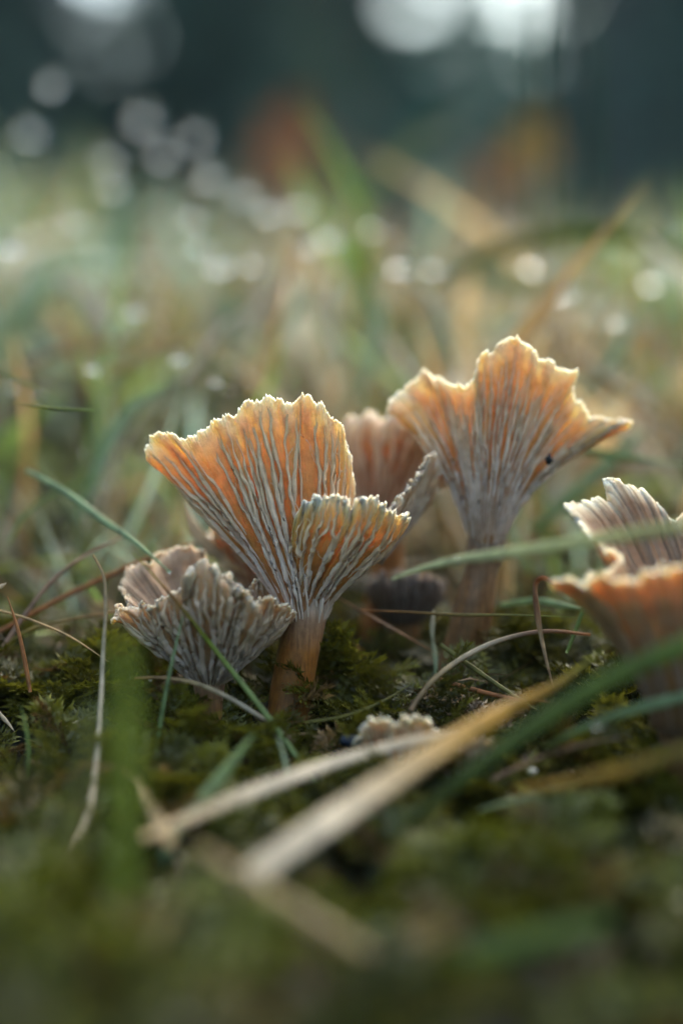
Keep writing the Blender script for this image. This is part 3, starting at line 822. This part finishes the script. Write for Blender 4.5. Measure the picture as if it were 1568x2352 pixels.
# pale curled dead leaf behind the fan mushroom
P = [W(*p) for p in [(425, 1150, .368), (436, 1195, .368), (470, 1245, .367), (520, 1290, .366), (575, 1325, .365)]]
me, o = blade_mesh(P, .0034, PALE, STRAW, taper=(.25, 1, .9, .6, .1), twist=(.9, .3, .1, .8), fold=.5)
tag(obj('dead_leaf', me, M_LEAF, None, o), 'pale curled dead leaf strip between the fan mushroom and the frilly cup', 'dead leaf')


# ------------------------------------------------------------------ upright dead leaves on the bank
def oak_leaf(label, x, y, D, wpx, hpx, c1, c2, lean):
    """a stalk from the bank and a lobed leaf with a rib"""
    L, wd = hpx / FPX * D, wpx / FPX * D
    tipc = W(x, y, D)
    gz = float(ground_z(tipc[0], tipc[1]))
    base = np.array([tipc[0] - lean * 0.5 * L, tipc[1], gz - 0.005])
    root = empty('dead_leaf', base)
    tag(root, label, 'dead leaf')
    low = tipc - np.array([lean * L * .5, 0, L * .5])
    sp = catmull(np.array([base, 0.5 * (base + low) + [0.004, 0, 0], low]) - base, 14)
    V, Q, T, t = tube(sp, np.full(14, 0.0009), 8)
    obj('stalk', make_mesh('stalk', V, Q, T, {'col': np.tile(np.array(RUST) * .6, (len(V), 1))}), M_LEAF, root)
    n, m = 30, 11
    s, q = np.linspace(0, 1, n)[:, None], np.linspace(-1, 1, m)[None]
    prof = np.sin(np.pi * np.clip(s, 0, 1) ** 0.75) ** 0.7 * (0.85 + 0.22 * np.sin(s * 22))
    ax = unit(np.array([lean, 0.1, 1.0]))
    sx = unit(np.cross([0, 1, 0], ax))
    nn = np.cross(ax, sx)
    P = low - base + ax * (s * L)[..., None] + sx * (q * prof * wd / 2)[..., None] + nn * (((1 - np.abs(q)) * 0.12 * wd + 0.15 * L * s * s + 0.05 * wd * np.sin(9 * s + 3 * q)))[..., None]
    P2 = P + nn * 0.0003
    V = np.vstack([P.reshape(-1, 3), P2.reshape(-1, 3)])
    i = (np.arange(n - 1)[:, None] * m + np.arange(m - 1)[None]).ravel()
    Q = np.stack([i, i + 1, i + 1 + m, i + m], 1)
    cc = np.array(c1) * (1 - s)[..., None] + np.array(c2) * s[..., None] + 0 * q[..., None]
    cc = np.tile(cc.reshape(-1, 3), (2, 1))
    obj('leaf_blade', make_mesh('leaf_blade', V, np.vstack([Q, Q[:, ::-1] + n * m]), None, {'col': cc}), M_LEAF, root)


oak_leaf('upright rust brown dead leaf standing on the bank crest', 665, 320, .95, 185, 250, (.46, .19, .07), (.36, .15, .06), .18)
oak_leaf('ochre dead leaf standing tall on the bank before dark trunks', 1225, 325, .85, 140, 165, (.48, .27, .09), (.56, .34, .07), .35)
oak_leaf('tan dead leaf drooping beside the ochre leaf', 1130, 395, .86, 115, 115, (.46, .25, .12), (.42, .22, .11), -.4)


# ------------------------------------------------------------------ moss
def frond(n_side, leaf_n, L, seed, detail):
    """a feather moss shoot: curved stem with two rows of little leafy branches"""
    r = np.random.default_rng(seed)
    V, T, C = [], [], []
    def leaflet(p, d, s, ln, wd, c):
        k = len(V)
        V.extend([p - s * wd, p + s * wd, p + d * ln])
        T.append([k, k + 1, k + 2])
        C.extend([c * 0.8, c * 0.8, c])
    def shoot(p, d, up, length, n, ln, tone):
        s = unit(np.cross(d, up))
        for i in range(n):
            f = (i + .5) / n
            q = p + d * length * f - up * length * 0.25 * f * f
            for sg in (-1, 1):
                dd = unit(d * (0.75 + .3 * r.random()) + sg * s * (0.55 + .3 * r.random()) + up * (r.random() - .35) * 0.9)
                leaflet(q, dd, unit(np.cross(dd, up + 0.3 * r.normal(size=3))), ln * (1.15 - .6 * f) * (.8 + .4 * r.random()), ln * .2, tone * (0.75 + 0.55 * f))
        leaflet(p + d * length - up * length * 0.25, d, s, ln, ln * .2, tone * 1.3)
    ang = 0.95
    d0, up = np.array([math.sin(ang), 0, math.cos(ang)]), np.array([-math.cos(ang), 0, math.sin(ang)])
    side = np.array([0, 1.0, 0])
    tone = np.array([1.0, 1.0, 1.0])
    for i in range(n_side):
        f = (i + .6) / n_side
        bend = 0.55 * f
        d = d0 * math.cos(bend) - up * math.sin(bend) * 0.6
        d = unit(d)
        p = d0 * (L * f) - up * L * 0.22 * f * f
        bl = L * 0.36 * (math.sin(math.pi * min(1, f * 0.85 + .12)) + .15)
        for sg in (-1, 1):
            dd = unit(d * 0.75 + side * sg * (0.75 + .2 * r.random()) + up * 0.25 * r.normal())
            shoot(p, dd, up, bl * (.8 + .4 * r.random()), leaf_n, L * detail, tone * (.7 + .5 * f))
    shoot(d0 * L * 0.75 - up * L * 0.12, unit(d0 - up * .35), up, L * .3, leaf_n, L * detail, tone * 1.2)
    shoot(d0 * 0, d0, up, L * 0.8, leaf_n + 3, L * detail, tone * .8)
    return np.array(V), np.array(T), np.array(C)


def scatter(name, label, templates, pos, yaw, tilt_x, tilt_y, scl, tone, mat, kind='stuff', smooth=False):
    Vs, Ts, Cs, off = [], [], [], 0
    which = rng.integers(0, len(templates), len(pos))
    for k, (tv, tt, tc) in enumerate(templates):
        m = np.where(which == k)[0]
        if not len(m): continue
        cz, sz, cx, sx, cy, sy = np.cos(yaw[m]), np.sin(yaw[m]), np.cos(tilt_x[m]), np.sin(tilt_x[m]), np.cos(tilt_y[m]), np.sin(tilt_y[m])
        R = np.empty((len(m), 3, 3))
        R[:, 0] = np.stack([cz * cy, cz * sy * sx - sz * cx, cz * sy * cx + sz * sx], 1)
        R[:, 1] = np.stack([sz * cy, sz * sy * sx + cz * cx, sz * sy * cx - cz * sx], 1)
        R[:, 2] = np.stack([-sy, cy * sx, cy * cx], 1)
        v = np.einsum('nij,kj->nki', R, tv) * scl[m][:, None, None] + pos[m][:, None]
        Vs.append(v.reshape(-1, 3))
        Ts.append((tt[None] + (np.arange(len(m)) * len(tv))[:, None, None] + off).reshape(-1, 3))
        Cs.append((tc[None] * tone[m][:, None]).reshape(-1, 3))
        off += len(m) * len(tv)
    me = make_mesh(name, np.vstack(Vs), None, np.vstack(Ts), {'col': np.vstack(Cs)}, smooth=smooth)
    return tag(obj(name, me, mat), label, kind=kind)


FINE = [frond(8, 5, 1.0, s, 0.13) for s in range(4)]
COARSE = [frond(5, 3, 1.0, 20 + s, 0.17) for s in range(3)]


def moss_tone(n, x, y):
    f = fbm(x * 40, y * 40, 2)
    c = np.stack([.125 + 0 * f, .116 + 0 * f, .011 + 0 * f], 1) * (0.15 + 1.1 * f)[:, None]
    c = c * (0.6 + 0.8 * rng.random(n))[:, None]
    br = rng.random(n) < 0.12
    c[br] = c[br][:, [0]] * np.array([1.5, .85, .3])
    return c


def moss(name, label, n, x0, x1, y0, y1, tmpl, lo, hi, sink=0.35, tint=(1, 1, 1)):
    x, y = rng.uniform(x0, x1, n), rng.uniform(y0, y1, n)
    s = rng.uniform(lo, hi, n)
    lump = sstep(0.35, 0.65, fbm(x * 55 + 3, y * 55 + 8, 2))
    keep = (rng.random(n) < 0.15 + 0.85 * lump) & (np.hypot(x + .0125, y - .328) > .0075) & (np.hypot((x - .052) / 1.1, (y - .168) / 1.0) > .030 + .01 * lump)
    x, y, s, lump = x[keep], y[keep], s[keep], lump[keep]
    n = len(x)
    z = ground_z(x, y) + 0.006 * lump + rng.uniform(-sink, 0.25, n) * s * 0.6
    scatter(name, label, tmpl, np.stack([x, y, z], 1), rng.uniform(0, 6.283, n), rng.normal(0, .35, n), rng.normal(-.15, .4, n), s, moss_tone(n, x, y) * np.array(tint), M_MOSS)


moss('moss', 'feathery olive green moss carpet round the mushroom stems', 2700, -.125, .125, .285, .40, FINE, .009, .019, tint=(1.05, 1.05, .9))
moss('moss', 'soft yellow green moss lumps in front of the mushrooms', 1900, -.11, .11, .12, .29, COARSE, .010, .024, tint=(.78, .92, .7))  # darker tint puts lens falloff and foreground shade into the moss colour
moss('moss', 'dim moss at the foot of the grassy bank', 2200, -.22, .22, .39, .62, COARSE, .008, .016)


# ------------------------------------------------------------------ bank grass, litter, dew
def strip_template(seg, bend, fold, seed):
    r = np.random.default_rng(seed)
    s = np.linspace(0, 1, seg + 1)
    x = bend * s**2
    z = s * (1 - 0.35 * abs(bend) * s)
    w = 0.5 * np.interp(s, [0, .3, .75, 1], [.7, 1, .7, .04])
    yk = 0.1 * np.sin(3 * s + r.random() * 6) * s
    V = np.stack([np.stack([x + a * fold * w * .035, yk + b * w * 0.036, z], 1) for a, b in ((0, -1), (1, 0), (0, 1))], 1).reshape(-1, 3)
    T = []
    for i in range(seg):
        for j in range(2):
            a = i * 3 + j
            T += [[a, a + 1, a + 4], [a, a + 4, a + 3]]
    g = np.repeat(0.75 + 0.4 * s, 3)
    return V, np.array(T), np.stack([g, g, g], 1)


def grass(name, label, n, x0, x1, y0, y1, lo, hi, tilt=.45, straw=.55, wide=1.0):
    tm = [strip_template(7, bnd, f, k) for k, (bnd, f) in enumerate([(.1, .4), (.45, .6), (.8, .5), (1.2, .5), (-.3, .4), (.6, -.5)])]
    tm = [(v * np.array([1, wide, 1]), t_, c_ * (1.15 if wide > 1 else 1)) for v, t_, c_ in tm]
    x, y = rng.uniform(x0, x1, n), rng.uniform(y0, y1, n)
    sc = 16 if y0 < .7 else 5
    keep = rng.random(n) < 0.12 + 0.88 * sstep(.36, .62, fbm(x * sc + 70, y * sc * .6 + 20, 2))
    x, y = x[keep], y[keep]
    n = len(x)
    s = rng.uniform(lo, hi, n)
    z = ground_z(x, y) - .004
    pal = np.array([(.56, .40, .20), (.46, .29, .12), (.70, .62, .50), (.34, .19, .07), (.44, .58, .42), (.19, .29, .07), (.32, .40, .10), (.20, .22, .04)])  # the mint entry puts sky sheen on wet blades into the colour
    both = fbm(x * sc * .8 + 9, y * sc * .6 + 90, 2)
    dry = rng.random(n) < np.clip(straw + 2.6 * (both - .5), .05, .95)
    tone = np.where(dry[:, None], pal[rng.choice(4, n, p=[.3, .2, .25, .25])], pal[4 + rng.choice(4, n, p=[.4, .2, .22, .18])]) * rng.uniform(.5, 1.2, n)[:, None]
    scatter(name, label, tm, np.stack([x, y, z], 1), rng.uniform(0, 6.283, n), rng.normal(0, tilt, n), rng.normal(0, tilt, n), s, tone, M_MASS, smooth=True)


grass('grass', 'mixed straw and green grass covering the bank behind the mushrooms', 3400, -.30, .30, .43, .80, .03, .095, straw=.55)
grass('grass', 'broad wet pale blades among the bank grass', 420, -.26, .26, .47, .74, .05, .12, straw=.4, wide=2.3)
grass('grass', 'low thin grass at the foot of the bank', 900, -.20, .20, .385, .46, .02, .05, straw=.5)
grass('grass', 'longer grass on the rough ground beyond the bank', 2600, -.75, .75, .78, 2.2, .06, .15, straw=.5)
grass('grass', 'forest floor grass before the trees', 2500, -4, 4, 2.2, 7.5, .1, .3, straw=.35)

n = 900
x, y = rng.uniform(-.12, .12, n), rng.uniform(.2, .42, n)
needle = strip_template(2, .1, .5, 3)
scatter('litter', 'scattered brown needles and stalk scraps on the moss', [needle], np.stack([x, y, ground_z(x, y) + rng.uniform(.000, .008, n)], 1), rng.uniform(0, 6.283, n), rng.normal(0, .4, n) + 1.4, rng.normal(0, .3, n), rng.uniform(.006, .017, n),
        np.array([(.12, .06, .03), (.2, .12, .06), (.3, .22, .13)])[rng.integers(0, 3, n)], M_LITTER)


def sphere_mesh(name, nu=20, nv=12, squash=0.9):
    th = np.linspace(0, np.pi, nv + 1)[1:-1]
    ph = np.linspace(0, 2 * np.pi, nu, endpoint=False)
    V = np.array([[math.sin(a) * math.cos(b_), math.sin(a) * math.sin(b_), math.cos(a) * squash] for a in th for b_ in ph] + [[0, 0, squash], [0, 0, -squash]])
    Q = [[i * nu + j, (i + 1) * nu + j, (i + 1) * nu + (j + 1) % nu, i * nu + (j + 1) % nu] for i in range(nv - 2) for j in range(nu)]
    T = [[nu * (nv - 1), j, (j + 1) % nu] for j in range(nu)] + [[nu * (nv - 1) + 1, (nv - 2) * nu + (j + 1) % nu, (nv - 2) * nu + j] for j in range(nu)]
    return make_mesh(name, V, np.array(Q), np.array(T))


DEW = sphere_mesh('dew_drop')


def dew(x, y, D, dia_mm, label, group=None):
    o = obj('dew_drop', DEW, M_DEW, None, W(x, y, D * (0.93 if D > .43 else 1)))
    o.scale = (dia_mm / 2000 * (1.4 if D > .43 else .8 if D > .37 else 1),) * 3
    return tag(o, label, 'dewdrop', group)


BANKDEW = [(25, 563, .50, 4.2), (25, 885, .43, 3.6), (260, 425, .60, 4.5), (480, 400, .62, 5), (505, 600, .54, 6), (580, 600, .54, 4), (920, 605, .53, 5), (1000, 610, .53, 4), (1075, 590, .55, 4), (310, 710, .49, 3.2), (410, 818, .45, 2.8), (215, 842, .45, 2.8),
           (495, 872, .44, 2.2), (525, 895, .43, 2.2), (440, 495, .57, 4), (455, 560, .55, 4), (165, 505, .57, 4), (330, 270, .72, 6), (375, 350, .66, 5), (118, 192, .62, 4), (450, 310, .7, 5), (620, 480, .58, 5), (70, 300, .66, 5), (760, 540, .56, 5), (860, 520, .57, 4),
           (90, 905, .42, 2.6), (245, 1115, .39, 1.8), (190, 1038, .40, 1.6), (1410, 935, .43, 2.6), (1420, 735, .48, 3.2), (700, 560, .54, 4), (1230, 600, .55, 6), (1290, 660, .53, 6), (1500, 640, .55, 5), (150, 1260, .38, 1.4), (690, 470, .6, 5), (560, 440, .62, 5), (250, 360, .66, 5)]
for x, y, D, d in BANKDEW:
    dew(x, y, D, d, 'round dewdrop shining among the blurred grass of the bank', 'dewdrops on the bank grass')
dew(388, 1312, .351, 1.3, 'clear water drop on the tip of the pale teal blade')
dew(1048, 1290, .311, 2.4, 'blurred water drop on the level pale green blade')
dew(345, 1560, .331, .9, 'tiny glinting drop beside the speckled tan dry blade')
dew(1372, 1662, .298, 2.6, 'bluish water drop on the teal blade under the ragged funnel mushroom')
for x, y, D, d in [(462, 1316, .3265, .7), (520, 1338, .325, .6), (546, 1352, .325, .6), (560, 1372, .325, .5), (688, 1072, .3365, 1.1), (498, 1330, .325, .4)]:
    dew(x, y, D, d, 'minute water bead clinging to a mushroom cap', 'water beads on the mushroom caps')

# white speck of bark on the moss, dark fleck on the cap
def lump(name, label, cat, p, size, col, seed, sq=.6):
    r = np.random.default_rng(seed)
    me = sphere_mesh(name, 10, 7, sq)
    v = np.empty(len(me.vertices) * 3, np.float32)
    me.vertices.foreach_get('co', v)
    v = v.reshape(-1, 3) * (0.65 + .7 * r.random((len(v) // 3, 1)))
    me.vertices.foreach_set('co', (v * size).astype(np.float32).ravel())
    a = me.attributes.new('col', 'FLOAT_COLOR', 'POINT')
    a.data.foreach_set('color', np.tile((*col, 1.0), len(v)).astype(np.float32))
    return tag(obj(name, me, M_LITTER, None, p), label, cat)


lump('bark_flake', 'small white flake lying on brown litter', 'flake', W(1222, 1772, .316), .0014, (.75, .78, .8), 2)
lump('debris_fleck', 'small black fleck stuck to the pointed funnel mushroom gills', 'fleck', W(1260, 1055, .3525), .0008, (.012, .014, .018), 12, 1.5)
lump('soil_crumb', 'dark blue black crumb beside the tiny buff cap', 'crumb', W(800, 1700, .322), .0018, (.02, .03, .05), 4)


# ------------------------------------------------------------------ trees
def spruce(label, x, y, h, r0, name='spruce_tree', low=0.05, n=1500, seed=0, tone=(.045, .095, .075)):
    r = np.random.default_rng(seed)
    z0 = float(ground_z(x, y)) - .05
    root = empty(name, (x, y, z0))
    tag(root, label, 'tree', 'spruces round the clearing')
    k = 10
    path = np.stack([0.02 * h * np.sin(np.linspace(0, 3, k) + seed), 0.01 * h * np.cos(np.linspace(0, 2, k)), np.linspace(0, h, k)], 1)
    V, Q, T, t = tube(path, np.linspace(.022 * h + .02, .008, k), 10, seed)
    obj('trunk', make_mesh('trunk', V, Q, T, {'col': np.tile((.05, .042, .035), (len(V), 1))}), M_BARK, root)
    f = low + (1 - low) * r.random(n) ** 1.25
    az = r.random(n) * 6.283
    tier = np.round(f * 12) / 12
    rad = r0 * (1 - f) * (0.25 + 0.75 * r.random(n) ** .5) + .03
    z = h * (tier * .7 + f * .3) - rad * 0.25
    P = np.stack([rad * np.cos(az), rad * np.sin(az), z], 1)
    ln = h * .07 * (0.6 + .8 * r.random(n))
    d = unit(np.stack([np.cos(az) + .5 * r.normal(size=n), np.sin(az) + .5 * r.normal(size=n), -.35 + .4 * r.normal(size=n)], 1))
    s = unit(np.cross(d, r.normal(size=(n, 3)) * .5 + [0, 0, 1])) * (ln * .28)[:, None]
    d = d * ln[:, None]
    V = np.stack([P - s * .4, P + s * .4, P + d * .5 + s, P + d, P + d * .5 - s], 1).reshape(-1, 3)
    i = np.arange(n)[:, None] * 5
    T = np.concatenate([i + [0, 1, 2], i + [0, 2, 4], i + [2, 3, 4]])
    c = np.array(tone) * r.uniform(.45, 1.9) * np.array([r.uniform(.7, 1.5), 1, r.uniform(.7, 1.15)]) * (0.6 + .9 * r.random((n, 1)))
    obj('crown', make_mesh('crown', V, None, T, {'col': np.repeat(c, 5, 0)}, smooth=False), M_NEEDLE, root)


def tall_trunk(label, x, y, h, r0, seed):
    z0 = float(ground_z(x, y)) - .05
    root = empty('pine_tree', (x, y, z0))
    tag(root, label, 'tree', 'bare lower trunks behind the bank')
    k = 16
    rr = np.random.default_rng(seed)
    path = np.stack([.05 * np.sin(np.linspace(0, 4, k) + seed), .04 * np.cos(np.linspace(0, 3, k)), np.linspace(0, h, k)], 1)
    V, Q, T, t = tube(path, np.linspace(r0 * 1.15, r0 * .4, k), 14, seed)
    obj('trunk', make_mesh('trunk', V, Q, T, {'col': np.tile((.055, .05, .045), (len(V), 1))}), M_BARK, root)
    n = 900
    az, rad = rr.random(n) * 6.283, 1.3 * rr.random(n) ** .5
    P = np.stack([rad * np.cos(az), rad * np.sin(az), h * .62 + (h * .45) * rr.random(n)], 1)
    d = unit(rr.normal(size=(n, 3))) * .28
    s = unit(np.cross(d, rr.normal(size=(n, 3)))) * .09
    V = np.stack([P - s, P + s, P + d], 1).reshape(-1, 3)
    obj('crown', make_mesh('crown', V, None, np.arange(n * 3).reshape(-1, 3), {'col': np.tile((.035, .06, .03), (n * 3, 1))}, smooth=False), M_NEEDLE, root)


def az_pos(px, dist):
    return (px - 784) / FPX * dist, dist


k = 0
for px, dist, h, r0 in [(-160, 6.2, 3.2, 1.0), (-40, 7.5, 3.4, .8), (490, 8.0, 3.6, .7), (560, 7.0, 2.4, .9), (780, 8.2, 3.5, .6), (1075, 9.5, 2.4, .7), (1420, 7.6, 3.2, .9), (1650, 6.6, 3.4, 1.0), (250, 6.5, 1.5, .9), (700, 6.2, 1.25, .8), (960, 6.6, 1.3, .8), (1230, 6.4, 1.25, .8), (1500, 6.0, 1.5, .8), (-60, 5.6, 1.4, .8)]:
    x, y = az_pos(px, dist)
    big = h > 2
    spruce(['dark young spruce, branches down to the ground, beyond the grassy bank', 'low dark spruce sapling beyond the grassy bank'][0 if big else 1], x, y, h, r0, n=1900 if big else 1300, seed=100 + k, name='spruce_tree' if big else 'spruce_sapling')
    k += 1
for px, dist, h in [(-100, 13, 4), (190, 14, 2.35), (330, 13, 2.2), (480, 14, 4), (640, 13.5, 2.7), (760, 14, 3.2), (890, 13, 2.3), (1000, 13.5, 2.3), (1110, 13, 2.6), (1220, 13.5, 2.3), (1330, 13, 2.8), (1450, 14, 3.4), (1560, 13, 3.6), (1700, 13, 4)]:
    x, y = az_pos(px, dist)
    spruce('hazy spruce of the farther row behind the young spruces', x, y, h, 1.15, n=1500, seed=200 + k)
    k += 1
for px, dist, r0 in [(1310, 5.2, .035), (1380, 6.3, .05), (1480, 5.0, .04), (1545, 6.8, .07), (1075, 8.8, .06), (1630, 5.4, .05), (870, 9.0, .07), (100, 8.5, .08)]:
    x, y = az_pos(px, dist)
    tall_trunk('slender bare lower trunk of a pine beyond the grassy bank', x, y, 6.5, r0, 300 + k)
    k += 1

rr = np.random.default_rng(77)
for a in np.arange(22, 339, 9.0):                         # unseen rest of the wood, added to cut low sky light
    ang = math.radians(a + rr.uniform(-2, 2))
    side = min(a, 360 - a)
    dist = rr.uniform(5.2, 6.6) if side > 70 else rr.uniform(6.2, 8.0)
    h = rr.uniform(2.6, 3.8)
    spruce('dense unseen spruce in the ring of wood round the clearing', dist * math.sin(ang), dist * math.cos(ang), h, h * .30, n=1500, seed=500 + int(a))

# ------------------------------------------------------------------ haze volume added to lift the dark trees towards teal
def haze_box(x0, x1, y0, y1, z0, z1, density):
    V = np.array([(x, y, z) for z in (z0, z1) for y in (y0, y1) for x in (x0, x1)])
    Q = np.array([(0, 2, 3, 1), (4, 5, 7, 6), (0, 1, 5, 4), (2, 6, 7, 3), (0, 4, 6, 2), (1, 3, 7, 5)])
    m = bpy.data.materials.new('teal_lift_haze')
    m.use_nodes = True
    nt = m.node_tree
    nt.nodes.remove(nt.nodes['Principled BSDF'])
    v = nt.nodes.new('ShaderNodeVolumePrincipled')
    v.inputs['Color'].default_value = (.62, .95, .90, 1)
    v.inputs['Density'].default_value = density
    nt.links.new(v.outputs[0], nt.nodes['Material Output'].inputs['Volume'])
    tag(obj('haze', make_mesh('haze', V, Q, smooth=False), m), 'thin haze added between the trees to lift them towards teal', kind='stuff')


haze_box(-420, 420, -420, 420, -2.0, 10.5, 0.0045)
